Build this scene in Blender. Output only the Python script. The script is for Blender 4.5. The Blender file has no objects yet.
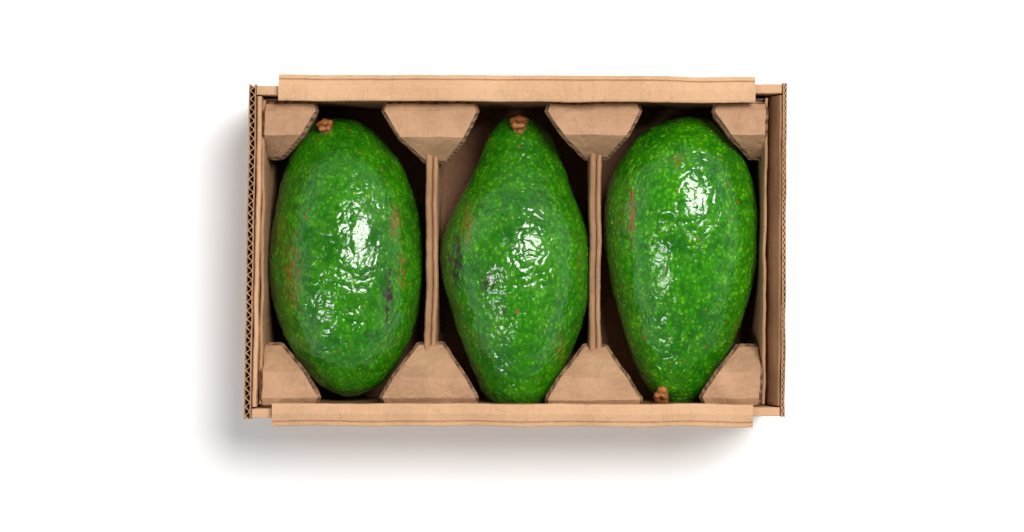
import bpy, math, random
from mathutils import Vector, noise
random.seed(4)
scene=bpy.context.scene
scene.view_settings.view_transform='Standard'
scene.view_settings.look='None'
scene.view_settings.exposure=0
CH=1.10; F=2050.0
def W(px,py,z):            # drawing units -> metres at height z
    k=(CH-z)/F
    return Vector(((px-512)*k,(266-py)*k,z))
# ---------------------------------------------------------------- materials
def newmat(name):
    m=bpy.data.materials.new(name); m.use_nodes=True
    nt=m.node_tree; nt.nodes.clear()
    out=nt.nodes.new('ShaderNodeOutputMaterial'); b=nt.nodes.new('ShaderNodeBsdfPrincipled')
    nt.links.new(b.outputs[0],out.inputs[0])
    return m,nt,b
class N:
    def __init__(s,nt): s.nt=nt
    def node(s,t,**k):
        n=s.nt.nodes.new(t)
        for a,v in k.items(): setattr(n,a,v)
        return n
    def put(s,sock,v):
        if hasattr(v,'is_output'): s.nt.links.new(v,sock)
        else: sock.default_value=v
    def math(s,op,a,b=0.0,c=0.0,clamp=False):
        n=s.node('ShaderNodeMath',operation=op); n.use_clamp=clamp
        s.put(n.inputs[0],a); s.put(n.inputs[1],b); s.put(n.inputs[2],c)
        return n.outputs[0]
    def mix(s,f,a,b,mode='MIX'):
        n=s.node('ShaderNodeMix',data_type='RGBA',blend_type=mode)
        s.put(n.inputs[0],f); s.put(n.inputs[6],a); s.put(n.inputs[7],b)
        return n.outputs[2]
    def noise(s,co,scale,detail=3,rough=.5,dist=0):
        n=s.node('ShaderNodeTexNoise'); s.put(n.inputs['Vector'],co)
        n.inputs['Scale'].default_value=scale; n.inputs['Detail'].default_value=detail
        n.inputs['Roughness'].default_value=rough; n.inputs['Distortion'].default_value=dist
        return n.outputs[0]
    def ss(s,x,a,b,lo=0.0,hi=1.0):
        n=s.node('ShaderNodeMapRange',interpolation_type='SMOOTHSTEP')
        s.put(n.inputs[0],x)
        for i,v in enumerate((a,b,lo,hi)): n.inputs[i+1].default_value=v
        return n.outputs[0]
    def mapping(s,co,scale=(1,1,1),loc=(0,0,0),rot=(0,0,0)):
        n=s.node('ShaderNodeMapping'); s.put(n.inputs[0],co)
        n.inputs[1].default_value=loc; n.inputs[2].default_value=rot; n.inputs[3].default_value=scale
        return n.outputs[0]
def C(r,g,b): return (r,g,b,1)

def cardboard(name,light,dark,axis='x',band=0.03):
    m,nt,b=newmat(name); h=N(nt)
    co=h.node('ShaderNodeTexCoord').outputs['Object']
    st=(0.3,1,1) if axis=='x' else (1,0.3,1)
    fib=h.noise(h.mapping(co,scale=st),1100,4,.65)
    big=h.noise(co,35,4,.6)
    spk=h.noise(co,1500,2,.7)
    col=h.mix(h.ss(big,.3,.7),C(*dark),C(*light))
    col=h.mix(h.ss(fib,.35,.7,0,.35),col,C(*[c*1.14 for c in light]))
    col=h.mix(h.ss(spk,.6,.75,0,.28),col,C(*[c*.62 for c in dark]))
    scuff=h.noise(h.mapping(co,scale=(1,.8,1) if axis=='y' else (.8,1,1)),150,5,.7,.3)
    col=h.mix(h.ss(scuff,.60,.75,0,.35),col,C(*[min(1,c*1.35) for c in light]))
    col=h.mix(h.ss(scuff,.40,.26,0,.4),col,C(*[c*.6 for c in dark]))
    nt.links.new(col,b.inputs['Base Color'])
    b.inputs['Roughness'].default_value=.75
    b.inputs['Specular IOR Level'].default_value=.3
    w=h.node('ShaderNodeTexWave',wave_type='BANDS',bands_direction='X' if axis=='y' else 'Y')
    nt.links.new(co,w.inputs[0]); w.inputs['Scale'].default_value=75; w.inputs['Distortion'].default_value=1.2
    hh=h.math('ADD',h.math('MULTIPLY',w.outputs[1],band*2),h.math('ADD',h.math('MULTIPLY',fib,.4),h.math('MULTIPLY',big,2.5)))
    # soft creases
    cr_=h.noise(h.mapping(co,scale=(1,.35,1)),75,3,.5,1.2)
    crease=h.ss(h.math('ABSOLUTE',h.math('SUBTRACT',cr_,.5)),0,.02,-.35,0)
    hh=h.math('ADD',hh,crease)
    bp=h.node('ShaderNodeBump'); bp.inputs['Strength'].default_value=.6; bp.inputs['Distance'].default_value=.0007
    nt.links.new(hh,bp.inputs['Height']); nt.links.new(bp.outputs[0],b.inputs['Normal'])
    return m
M_face=cardboard('cardboard_face',(.570,.345,.195),(.475,.275,.150),'x')
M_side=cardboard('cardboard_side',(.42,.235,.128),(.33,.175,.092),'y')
M_tab=cardboard('cardboard_tab',(.455,.262,.148),(.345,.190,.105),'x')
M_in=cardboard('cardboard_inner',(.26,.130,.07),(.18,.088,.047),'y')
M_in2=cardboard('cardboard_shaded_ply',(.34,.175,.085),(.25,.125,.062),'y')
def edge_material():
    m,nt,b=newmat('cardboard_cut_edge'); h=N(nt)
    co=h.node('ShaderNodeTexCoord').outputs['Object']
    w=h.node('ShaderNodeTexWave',wave_type='BANDS',bands_direction='DIAGONAL')
    nt.links.new(co,w.inputs[0]); w.inputs['Scale'].default_value=110; w.inputs['Distortion'].default_value=3
    w.inputs['Detail'].default_value=2; w.inputs['Detail Scale'].default_value=2
    n=h.noise(co,700,3,.6)
    col=h.mix(h.ss(w.outputs[1],.25,.7),C(.05,.024,.013),C(.33,.18,.09))
    col=h.mix(h.ss(n,.35,.65),col,C(.18,.09,.045))
    nt.links.new(col,b.inputs['Base Color']); b.inputs['Roughness'].default_value=.9
    return m
M_edge=edge_material()
# ---------------------------------------------------------------- mesh builder
class MB:
    def __init__(s): s.v=[];s.f=[];s.m=[]
    def add(s,vs,fs,mi=0):
        o=len(s.v); s.v+=[tuple(v) for v in vs]
        for f in fs: s.f.append([i+o for i in f]); s.m.append(mi)
        return o
    def sweep(s,A,B,prof,n=40,jit=0.0,mi=0,off=None,capmi=None,js=60.0,seed=0):
        A=Vector(A);B=Vector(B);d=(B-A);d.z=0;nr=Vector((-d.y,d.x,0)).normalized()
        k=len(prof);vs=[];fs=[]
        for i in range(n+1):
            t=i/n;p=A+(B-A)*t
            e=off(t) if off else 0
            for (o,z) in prof:
                q=Vector((p.x,p.y,0))+nr*(o+e)+Vector((0,0,z))
                if jit:
                    j=noise.noise_vector(Vector((q.x*js,q.y*js,q.z*js*.7+seed)))
                    j2=noise.noise_vector(Vector((q.x*js*6,q.y*js*6,q.z*js*2+seed)))
                    q+=nr*(j.x*jit+j2.x*jit*.25)+Vector((0,0,1))*(j.z*jit+j2.z*jit*.25)*(1 if z>.01 else 0)
                vs.append(q)
        for i in range(n):
            for j in range(k):
                a=i*k+j;b=i*k+(j+1)%k
                fs.append([a,b,b+k,a+k])
        s.add(vs,fs,mi)
        cap=[list(range(k))[::-1],[n*k+j for j in range(k)]]
        o=len(s.v)-len(vs)
        for c in cap: s.f.append([i+o for i in c]); s.m.append(capmi if capmi is not None else mi)
    def obj(s,name,mats,parent=None,smooth=False,origin=None):
        me=bpy.data.meshes.new(name)
        o0=Vector(origin) if origin else Vector((0,0,0))
        me.from_pydata([tuple(Vector(v)-o0) for v in s.v],[],s.f)
        for m in mats: me.materials.append(m)
        me.polygons.foreach_set('material_index',s.m)
        if smooth: me.polygons.foreach_set('use_smooth',[True]*len(s.f))
        me.update()
        ob=bpy.data.objects.new(name,me); ob.location=o0
        scene.collection.objects.link(ob)
        bpy.context.view_layer.update()
        if parent:
            ob.parent=parent; ob.matrix_parent_inverse=parent.matrix_world.inverted()
        return ob
# ---------------------------------------------------------------- tabletop
g=MB(); S=4.0
g.add([(-S,-S,0),(S,-S,0),(S,S,0),(-S,S,0)],[[0,1,2,3]])
m,nt,b=newmat('white_paper'); h=N(nt)
co=h.node('ShaderNodeTexCoord').outputs['Object']
nn=h.noise(co,3,3)
nt.links.new(h.mix(nn,C(.87,.87,.875),C(.89,.89,.89)),b.inputs['Base Color'])
b.inputs['Roughness'].default_value=.85; b.inputs['Specular IOR Level'].default_value=.1
tt=g.obj('tabletop',[m]); tt['kind']='structure'
# ---------------------------------------------------------------- box
box=bpy.data.objects.new('cardboard_box',None); scene.collection.objects.link(box)
box.location=(0.002,0.008,0); box.empty_display_size=.05
bpy.context.view_layer.update()
box['label']='open brown corrugated cardboard box holding three green avocados'
box['category']='box'
ZR=.072
def rect(o0,o1,z0,z1,c=.0004):
    return [(o0,z0),(o1,z0),(o1,z1-c),(o1-c*(1 if o1>o0 else -1),z1),(o0+c*(1 if o1>o0 else -1),z1),(o0,z1-c)]
P=W
# base
b_=MB()
b_.sweep(P(253,252,ZR),P(781,252,ZR),rect(-.0815,.0815,.0006,.0030),n=20,mi=0)
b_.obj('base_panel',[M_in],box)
# corrugated side walls
def corr(A,B,sgn,name,th=.0035):
    mb=MB(); A=P(*A,ZR);B=P(*B,ZR)
    mb.sweep(A,B,rect(0,sgn*.0005,.001,ZR,.0001),n=80,jit=.0004,mi=0)
    mb.sweep(A,B,rect(sgn*(th-.0005),sgn*th,.001,ZR,.0001),n=80,jit=.0003,mi=0)
    L=(B-A).length; per=.0044 if th>.003 else .0030
    amp=(th-.0014)/2
    mb.sweep(A,B,[(sgn*(th/2-.0002),.001),(sgn*(th/2+.0002),.001),(sgn*(th/2+.0002),ZR-.0004),(sgn*(th/2-.0002),ZR-.0004)],n=int(L/per*10),
        off=lambda t:sgn*(amp*math.sin(2*math.pi*t*L/per+.6*math.sin(t*17))),mi=1)
    return mb.obj(name,[M_side,M_face],box)
corr((249,84),(243.5,419),1,'side_wall')
corr((787,83),(785,417),-1,'side_wall',.0020)
# back / front walls
mb=MB(); mb.sweep(P(256.5,85.5,ZR),P(782,84,ZR),rect(0,-.0045,.001,ZR-.001),n=90,jit=.0003); mb.obj('back_wall',[M_face],box)
mb=MB(); mb.sweep(P(251.5,418,ZR),P(780,416.5,ZR),rect(0,.0045,.001,ZR-.001),n=90,jit=.0003); mb.obj('front_wall',[M_face],box)
# inner side linings (folded ply)
mb=MB(); mb.sweep(P(256.6,96,ZR),P(251.8,407,ZR),rect(0,.0022,.0035,ZR-.0015,.0007),n=90,jit=.0005,seed=3); mb.obj('side_lining',[M_face],box)
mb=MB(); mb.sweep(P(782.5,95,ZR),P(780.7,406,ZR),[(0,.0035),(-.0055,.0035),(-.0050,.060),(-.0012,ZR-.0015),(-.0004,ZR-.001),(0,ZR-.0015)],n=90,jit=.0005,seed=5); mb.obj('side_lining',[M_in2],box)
# insert end panels
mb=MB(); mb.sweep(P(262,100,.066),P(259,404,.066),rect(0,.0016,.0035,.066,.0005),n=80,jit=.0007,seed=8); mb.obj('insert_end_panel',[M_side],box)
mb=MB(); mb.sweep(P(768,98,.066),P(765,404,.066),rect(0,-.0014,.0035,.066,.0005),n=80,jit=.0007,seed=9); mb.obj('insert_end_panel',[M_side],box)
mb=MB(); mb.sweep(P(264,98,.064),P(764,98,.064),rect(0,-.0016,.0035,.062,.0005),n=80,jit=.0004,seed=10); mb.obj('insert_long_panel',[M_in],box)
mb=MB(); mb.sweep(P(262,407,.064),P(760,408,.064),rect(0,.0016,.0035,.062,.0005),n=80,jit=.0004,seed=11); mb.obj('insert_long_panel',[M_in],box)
# rim flaps
def flap(A,B,w,sgn,name,seed):
    z=ZR+.0005
    prof=[(0,z-.004),(0,z+.0002),(.0006,z+.0010),(.0020,z+.0014),(.0024,z+.0007),(.0030,z+.0017),(w*.55,z+.0030),(w-.0012,z+.0028),(w-.0003,z+.0024),(w,z+.0016),(w-.0002,z+.0004),(.0012,z-.0001),(.0010,z-.004)]
    prof=[(sgn*a,b) for a,b in prof]
    mb=MB(); mb.sweep(P(*A,z),P(*B,z),prof,n=200,jit=.0006,capmi=1,seed=seed,js=38)
    return mb.obj(name,[M_face,M_edge],box)
flap((279,74.5),(755,77),.0132,-1,'rim_flap',1)
flap((272.5,426),(752.5,427),.0115,1,'rim_flap',2)
# tabs
def tab(rows,name,parent,mb=None):
    R=[]
    for i in range(len(rows)-1):
        a,b=rows[i],rows[i+1]; n=max(2,int(abs(a[0]-b[0])/3))
        for j in range(n):
            t=j/n; R.append([a[q]+(b[q]-a[q])*t for q in range(4)])
    R.append(list(rows[-1])); nc=22; sd=rows[0][1]
    V=[];Fc=[]
    for r in R:
        for c in range(nc+1):
            x=r[1]+(r[2]-r[1])*c/nc
            v=P(x,r[0],r[3])
            j=noise.noise_vector(v*70+Vector((0,0,sd)));j2=noise.noise_vector(v*420)
            v+=Vector((j.x*.0006+j2.x*.0003,j.y*.0005+j2.y*.0002,j.z*.0018+j2.z*.0003))
            V.append(v)
    nr=len(R)
    flip = R[0][0]<R[-1][0]
    for i in range(nr-1):
        for c in range(nc):
            a=i*(nc+1)+c; q=[a,a+1,a+nc+2,a+nc+1]
            Fc.append(q[::-1] if flip else q)
    mb=MB(); mb.add(V,Fc,0)
    loop=[c for c in range(nc+1)]+[i*(nc+1)+nc for i in range(1,nr)]+[(nr-1)*(nc+1)+c for c in range(nc-1,-1,-1)]+[i*(nc+1) for i in range(nr-2,0,-1)]
    L=[V[i] for i in loop]; k=len(L); cen=sum(L,Vector())/k
    def offs(pts,d,dz,clampz=None):
        out=[]
        for i in range(k):
            t=pts[(i+1)%k]-pts[i-1]; nn=Vector((-t.y,t.x,0)).normalized()
            if nn.dot(pts[i]-cen)<0: nn=-nn
            q=pts[i]+nn*d; q.z=clampz if clampz is not None else q.z+dz
            out.append(q)
        return out
    r1=offs(L,.0002,-.0004); r2=offs(L,.0017,-.0026)
    r3=[Vector((cen.x+(q.x-cen.x)*.95,cen.y+(q.y-cen.y)*.95,q.z-.0022)) for q in r2]
    r4=[Vector((cen.x+(q.x-cen.x)*.72,cen.y+(q.y-cen.y)*.8,.0036)) for q in L]
    rings=[L,r1,r2,r3,r4]; mi=[0,1,1,2]
    for a in range(4):
        o=mb.add(rings[a]+rings[a+1],[[i,(i+1)%k,k+(i+1)%k,k+i] for i in range(k)],mi[a])
    return mb.obj(name,[M_tab,M_edge,M_side],parent)
z0,z1,z2,z3=.0665,.069,.0690,.053
def rows(y,l,r,zz=(z0,z1,z2,z3)): return [(y[i],l[i],r[i],zz[i]) for i in range(4)]
def divider(A,B,T1,T2,seed):
    h0=.0035;w=.0030;zt=.0555
    prof=[(-w,h0),(w,h0),(w,zt-.0025),(w-.0006,zt-.0013),(w-.0014,zt-.001),(.0008,zt-.0016),(.0004,zt-.0030),(-.0003,zt-.0006),(-w+.0014,zt+.0008),(-w+.0006,zt+.0003),(-w,zt-.0009)]
    mb=MB(); mb.sweep(P(*A,zt),P(*B,zt),prof,n=110,jit=.0008,seed=seed,js=45)
    d=mb.obj('divider',[M_side],box)  # darker board tone: the divider's shade is painted into its colour
    tab(T1,'divider_tab',d); tab(T2,'divider_tab',d)
divider((433,152),(430,354),rows((104,111,137,160),(387,384,401,426),(474,476,463,446)),
        rows((405,398,378,345),(385,382,394,419),(474,475,464,442)),1)
divider((596,149),(595,356),rows((104,111,135,157),(551,548,564,586),(637,639,626,606)),
        rows((407,400,378,347),(550,548,561,585),(638,640,627,605)),7)
tab(rows((104,111,135,157),(266,265,265,267),(313,315,300,281)),'corner_tab',box)
tab(rows((104,111,135,157),(717,715,732,751),(764,765,765,764)),'corner_tab',box)
tab(rows((405,398,372,346),(263,262,263,266),(314,318,302,281)),'corner_tab',box)
tab(rows((405,398,372,347),(706,703,719,739),(758,759,760,758)),'corner_tab',box)
# ---------------------------------------------------------------- avocados
def cr(p0,p1,p2,p3,t):
    return .5*((2*p1)+(-p0+p2)*t+(2*p0-5*p1+4*p2-p3)*t*t+(-p0+3*p1-3*p2+p3)*t**3)
def skin(name,seed,scars,speck,pale=0.0):
    m,nt,b=newmat(name); h=N(nt)
    co=h.node('ShaderNodeTexCoord').outputs['Object']
    sc=h.mapping(co,loc=(seed*.37,seed*.11,seed*.53))
    at=h.node('ShaderNodeAttribute',attribute_name='pebble').outputs['Fac']
    big=h.noise(sc,38,4,.55)
    mid=h.noise(sc,150,4,.6,.4)
    fine=h.noise(sc,800,4,.65)
    vp=h.node('ShaderNodeTexVoronoi',feature='SMOOTH_F1'); wob=h.node('ShaderNodeTexNoise'); nt.links.new(sc,wob.inputs['Vector']); wob.inputs['Scale'].default_value=300
    vadd=h.node('ShaderNodeVectorMath',operation='MULTIPLY_ADD'); nt.links.new(wob.outputs['Color'],vadd.inputs[0]); vadd.inputs[1].default_value=(.0018,.0018,.0018); nt.links.new(h.mapping(sc,scale=(1,.8,1)),vadd.inputs[2])
    nt.links.new(vadd.outputs[0],vp.inputs['Vector']); vp.inputs['Scale'].default_value=470; vp.inputs['Smoothness'].default_value=.4
    peb=h.ss(vp.outputs['Distance'],.12,.6,1,0)
    g=1+pale
    col=h.mix(h.ss(big,.3,.7),C(.011,.140*g,.001),C(.034*g,.250*g,.001))
    col=h.mix(h.ss(mid,.42,.74,0,.45),col,C(.095*g,.370*g,.002))
    col=h.mix(h.ss(mid,.46,.28,0,.5),col,C(.005,.075,.001))
    col=h.mix(h.ss(at,.15,.55,.35,0.0),col,C(.004,.055,.001))
    col=h.mix(h.ss(peb,.15,.7,.42,0.0),col,C(.005,.065,.001))
    col=h.mix(h.math('MULTIPLY',h.ss(peb,.65,1.0,0,.22+pale),h.ss(mid,.4,.6)),col,C(.17*g,.44*g,.004))
    def flecks(scale,thr,r,loc,stretch=(1,.6,1)):
        v=h.node('ShaderNodeTexVoronoi'); nt.links.new(h.mapping(sc,scale=stretch,loc=loc),v.inputs['Vector'])
        v.inputs['Scale'].default_value=scale
        sep=h.node('ShaderNodeSeparateColor'); nt.links.new(v.outputs['Color'],sep.inputs[0])
        keep=h.math('GREATER_THAN',sep.outputs[0],thr)
        rr=h.math('MULTIPLY',sep.outputs[1],r)
        d=h.math('ADD',h.math('DIVIDE',v.outputs['Distance'],h.math('ADD',rr,r*.4)),h.math('MULTIPLY',h.math('SUBTRACT',fine,.5),1.2))
        return h.math('MULTIPLY',h.ss(d,.5,1.0,1,0),keep)
    area=h.ss(h.noise(sc,45,2),.40,.6,.1,1)
    f1=h.math('MULTIPLY',flecks(340,1-speck,.18,(0,0,0)),area)
    f2=flecks(600,1-speck,.18,(3,1,2))
    col=h.mix(h.math('MULTIPLY',f1,.60),col,C(.38,.54,.03))
    col=h.mix(h.math('MULTIPLY',h.math('MULTIPLY',f2,area),.5),col,C(.28,.50,.02))
    f3=flecks(190,.72,.15,(5,2,1))
    col=h.mix(h.math('MULTIPLY',f3,.85),col,C(.28,.07,.012))
    f4=flecks(420,.76,.18,(9,4,1))
    col=h.mix(h.math('MULTIPLY',f4,.75),col,C(.02,.025,.003))
    sepx=h.node('ShaderNodeSeparateXYZ'); nt.links.new(co,sepx.inputs[0])
    grain=h.noise(h.mapping(sc,scale=(1,.45,1)),480,6,.8,.5)
    up=h.ss(sepx.outputs[2],0,.008)
    for (x,y,rx,ry,c,s_) in scars:
        dx=h.math('DIVIDE',h.math('SUBTRACT',sepx.outputs[0],x),rx)
        dy=h.math('DIVIDE',h.math('SUBTRACT',sepx.outputs[1],y),ry)
        d2=h.math('ADD',h.math('MULTIPLY',dx,dx),h.math('MULTIPLY',dy,dy))
        val=h.math('ADD',grain,h.math('MAXIMUM',h.math('MULTIPLY',h.math('SUBTRACT',1.0,d2),.13),-.6))
        mk=h.math('MULTIPLY',h.math('MULTIPLY',h.ss(val,.53,.67),s_),up)
        col=h.mix(mk,col,C(*c))
    nt.links.new(col,b.inputs['Base Color'])
    med=h.noise(sc,260,2,.5,.6)
    hh=h.math('ADD',h.math('MULTIPLY',fine,.04),h.math('MULTIPLY',med,.85))
    hh=h.math('ADD',hh,h.math('MULTIPLY',peb,.16))
    hh=h.math('ADD',hh,h.math('MULTIPLY',f1,.12))
    bp=h.node('ShaderNodeBump'); bp.inputs['Strength'].default_value=.48; bp.inputs['Distance'].default_value=.0007
    nt.links.new(hh,bp.inputs['Height']); nt.links.new(bp.outputs[0],b.inputs['Normal'])
    nt.links.new(h.ss(mid,.3,.7,.15,.22),b.inputs['Roughness'])
    b.inputs['Specular IOR Level'].default_value=.6
    return m
def woody():
    m,nt,b=newmat('woody_stem'); h=N(nt)
    co=h.node('ShaderNodeTexCoord').outputs['Object']
    n=h.noise(co,350,4,.65)
    nt.links.new(h.mix(h.ss(n,.35,.65),C(.12,.038,.010),C(.55,.20,.05)),b.inputs['Base Color'])
    b.inputs['Roughness'].default_value=.5
    bp=h.node('ShaderNodeBump'); bp.inputs['Strength'].default_value=.7; bp.inputs['Distance'].default_value=.0006
    nt.links.new(n,bp.inputs['Height']); nt.links.new(bp.outputs[0],b.inputs['Normal'])
    return m
M_stem=woody()
ZC=.0395; KZ=(CH-ZC)/F
def avocado(pts,seed,mat,stem,label,tilt=0.0):
    rows=[(p[0],(p[1]+p[2])/2,(p[2]-p[1])/2) for p in pts]
    ext=[(rows[1][0],rows[1][1],-rows[1][2])]+rows+[(rows[-2][0],rows[-2][1],-rows[-2][2])]
    NU=400;NV=460;ring=[]
    ns=len(rows)-1
    for i in range(NU+1):
        u=i/NU*ns; s=min(int(u),ns-1); t=u-s
        q=[cr(ext[s][k],ext[s+1][k],ext[s+2][k],ext[s+3][k],t) for k in range(3)]
        ring.append(q)
    org=W(rows[len(rows)//2][1],257,ZC)
    tt_=math.tan(math.radians(tilt))
    V=[];A=[]
    for i,(y,c,w) in enumerate(ring):
        w=max(w,0.02)*1.012
        for j in range(NV):
            th=2*math.pi*j/NV
            base=W(c,y,ZC)
            v=Vector((base.x+w*KZ*math.cos(th),base.y*1.010,ZC-(base.y-org.y)*tt_+w*KZ*.92*math.sin(th)))-org
            V.append(v)
    NN=[]
    for i in range(NU+1):
        for j in range(NV):
            a=V[i*NV+(j+1)%NV]-V[i*NV+j-1]
            i0=max(i-1,0);i1=min(i+1,NU)
            b=V[i1*NV+j]-V[i0*NV+j]
            n=a.cross(b)
            n=n.normalized() if n.length>1e-14 else Vector((0,1 if i<NU/2 else -1,0))
            if n.dot(V[i*NV+j]-Vector((0,V[i*NV+j].y*.8,0)))<0: n=-n
            NN.append(n)
    out=[]
    sv=Vector((seed*3.1,seed*1.7,seed*.9))
    for v,n in zip(V,NN):
        wv=noise.noise_vector(v*170+sv)
        q=Vector((v.x,v.y*.85,v.z))*240+sv+wv*.8
        r1=noise.noise(q); r1=1-min(1,abs(r1)*3.0); r1=r1*r1*(3-2*r1)
        e=1-r1
        big=noise.noise(v*28+sv); md=noise.noise(v*85+sv); sm=noise.noise(v*175+sv*1.3)
        fade=min(1,max(.35,.75+1.0*noise.noise(v*40+sv*2)))
        A.append(e)
        out.append(v+n*(big*.0010+md*.00040+sm*.00030+e*.00030*fade))
    F_=[]
    for i in range(NU):
        for j in range(NV):
            F_.append((i*NV+j,i*NV+(j+1)%NV,(i+1)*NV+(j+1)%NV,(i+1)*NV+j))
    F_.append(tuple(range(NV))[::-1]); F_.append(tuple(NU*NV+j for j in range(NV)))
    me=bpy.data.meshes.new('avocado'); me.from_pydata(out,[],F_)
    me.polygons.foreach_set('use_smooth',[True]*len(F_))
    at=me.attributes.new('pebble','FLOAT','POINT'); at.data.foreach_set('value',A)
    me.materials.append(mat); me.update()
    ob=bpy.data.objects.new('avocado',me); ob.location=org; scene.collection.objects.link(ob)
    ob['label']=label; ob['category']='avocado'; ob['group']='avocados in the cardboard box'
    bpy.context.view_layer.update()
    sx,sy,sz,dirv,rad=stem
    p=W(sx,sy,sz); d=Vector(dirv).normalized(); t1=d.cross(Vector((1,0,0))).normalized(); t2=d.cross(t1)
    prof=[(-.006,.7),(-.0005,.78),(.0012,.85),(.0024,1.0),(.0034,1.0),(.0040,.82),(.0040,.5),(.0036,.2),(.0035,.01)]
    mb=MB();vs=[];fs=[];n=28
    for (hh,r) in prof:
        for j in range(n):
            a=2*math.pi*j/n
            rr=rad*r*(1+.06*math.sin(5*a+seed)+.04*math.sin(9*a))
            q=p+d*hh+t1*rr*math.cos(a)+t2*rr*math.sin(a)
            q+=noise.noise_vector(q*500)*.0004
            vs.append(q)
    for i in range(len(prof)-1):
        for j in range(n): fs.append([i*n+j,i*n+(j+1)%n,(i+1)*n+(j+1)%n,(i+1)*n+j])
    mb.add(vs,fs); mb.obj('stem',[M_stem],ob,smooth=True,origin=p)
    return ob
k=KZ
a1=[(119,335,335),(123,314,357),(136,302,377),(155,292,394),(178,283,406),(208,276,416),(240,272,421),(272,271,422),(302,275,419),(330,284,412),(355,296,401),(375,311,388),(388,328,372),(394,350,350)]
a2=[(117,519,519),(122,503,536),(135,491,549),(153,483,557),(178,471,567),(205,456,577),(235,444,587),(263,442,590),(292,447,589),(322,456,582),(350,466,571),(375,475,560),(396,487,547),(409,515,515)]
a3=[(119,690,690),(124,665,713),(137,643,730),(155,627,741),(180,613,750),(210,606,756),(240,606,757),(270,610,754),(300,617,747),(328,625,738),(352,632,728),(375,641,716),(394,656,700),(404,680,680)]
PUR=(.030,.010,.018);RUST=(.24,.065,.015);BLK=(.012,.012,.008);OLV=(.13,.09,.008)
def sc(cx,x,y,rx,ry,c,s): return ((x-cx)*k,(257-y)*k,rx*k,ry*k,c,s)
m1=skin('avocado_skin',1,[sc(347,392,292,6,36,PUR,.98),sc(347,298,275,12,44,RUST,.5),sc(347,398,222,7,22,RUST,.65),sc(347,285,235,10,36,OLV,.5),sc(347,405,270,5,26,RUST,.55)],.26)
m2=skin('avocado_skin',2,[sc(516,457,262,9,38,PUR,.98),sc(516,490,283,12,12,PUR,.9),sc(516,502,308,9,9,PUR,.4),sc(516,468,225,8,24,RUST,.5),sc(516,560,350,10,22,OLV,.4),sc(516,578,260,5,30,OLV,.4)],.28,.03)
m3=skin('avocado_skin',3,[sc(681,628,220,4,36,RUST,.95),sc(681,622,215,9,30,OLV,.4),sc(681,672,162,6,11,RUST,.45),sc(681,735,330,9,20,OLV,.4)],.65,.18)
avocado(a1,1,m1,(326,129,.050,(-.15,.72,.70),.0042),'glossy green avocado with purple scar and stem beside corner tab',4.5)
avocado(a2,2,m2,(519,126,.047,(0,.8,.65),.0048),'narrow-necked green avocado resting between two cardboard dividers',4.5)
avocado(a3,3,m3,(662,394,.052,(-.25,-.75,.65),.0039),'pale-flecked green avocado lying with its stem end reversed',0)
# ---------------------------------------------------------------- light
w=bpy.data.worlds.new('World'); scene.world=w; w.use_nodes=True
nt=w.node_tree; h=N(nt); bg=nt.nodes['Background']
tc=h.node('ShaderNodeTexCoord').outputs['Generated']
sp=h.node('ShaderNodeSeparateXYZ'); nt.links.new(tc,sp.inputs[0])
nt.links.new(h.mix(h.ss(sp.outputs[2],-0.3,.85),C(1.70,1.715,1.74),C(.12,.122,.125)),bg.inputs[0])
bg.inputs[1].default_value=1.0
def area(name,loc,tgt,size,power,col=(1,1,1)):
    l=bpy.data.lights.new(name,'AREA'); l.shape='DISK'; l.size=size; l.energy=power; l.color=col
    o=bpy.data.objects.new(name,l); o.location=loc
    o.rotation_euler=(Vector(tgt)-Vector(loc)).to_track_quat('-Z','Y').to_euler()
    scene.collection.objects.link(o)
def dirpos(tx,ty,d): 
    v=Vector((math.tan(math.radians(tx)),math.tan(math.radians(ty)),1)).normalized(); return v*d
area('key_softbox',dirpos(19,19,2.4),(0,0,0),1.05,62,(1,.985,.96))
area('fill_softbox',dirpos(-28,-18,2.4),(0,0,0),.5,13)
# ---------------------------------------------------------------- camera
cd=bpy.data.cameras.new('camera'); cd.sensor_width=36; cd.lens=36*F/1024; cd.clip_start=.01; cd.clip_end=100
cam=bpy.data.objects.new('camera',cd); cam.location=(0,0,CH); scene.collection.objects.link(cam); scene.camera=cam
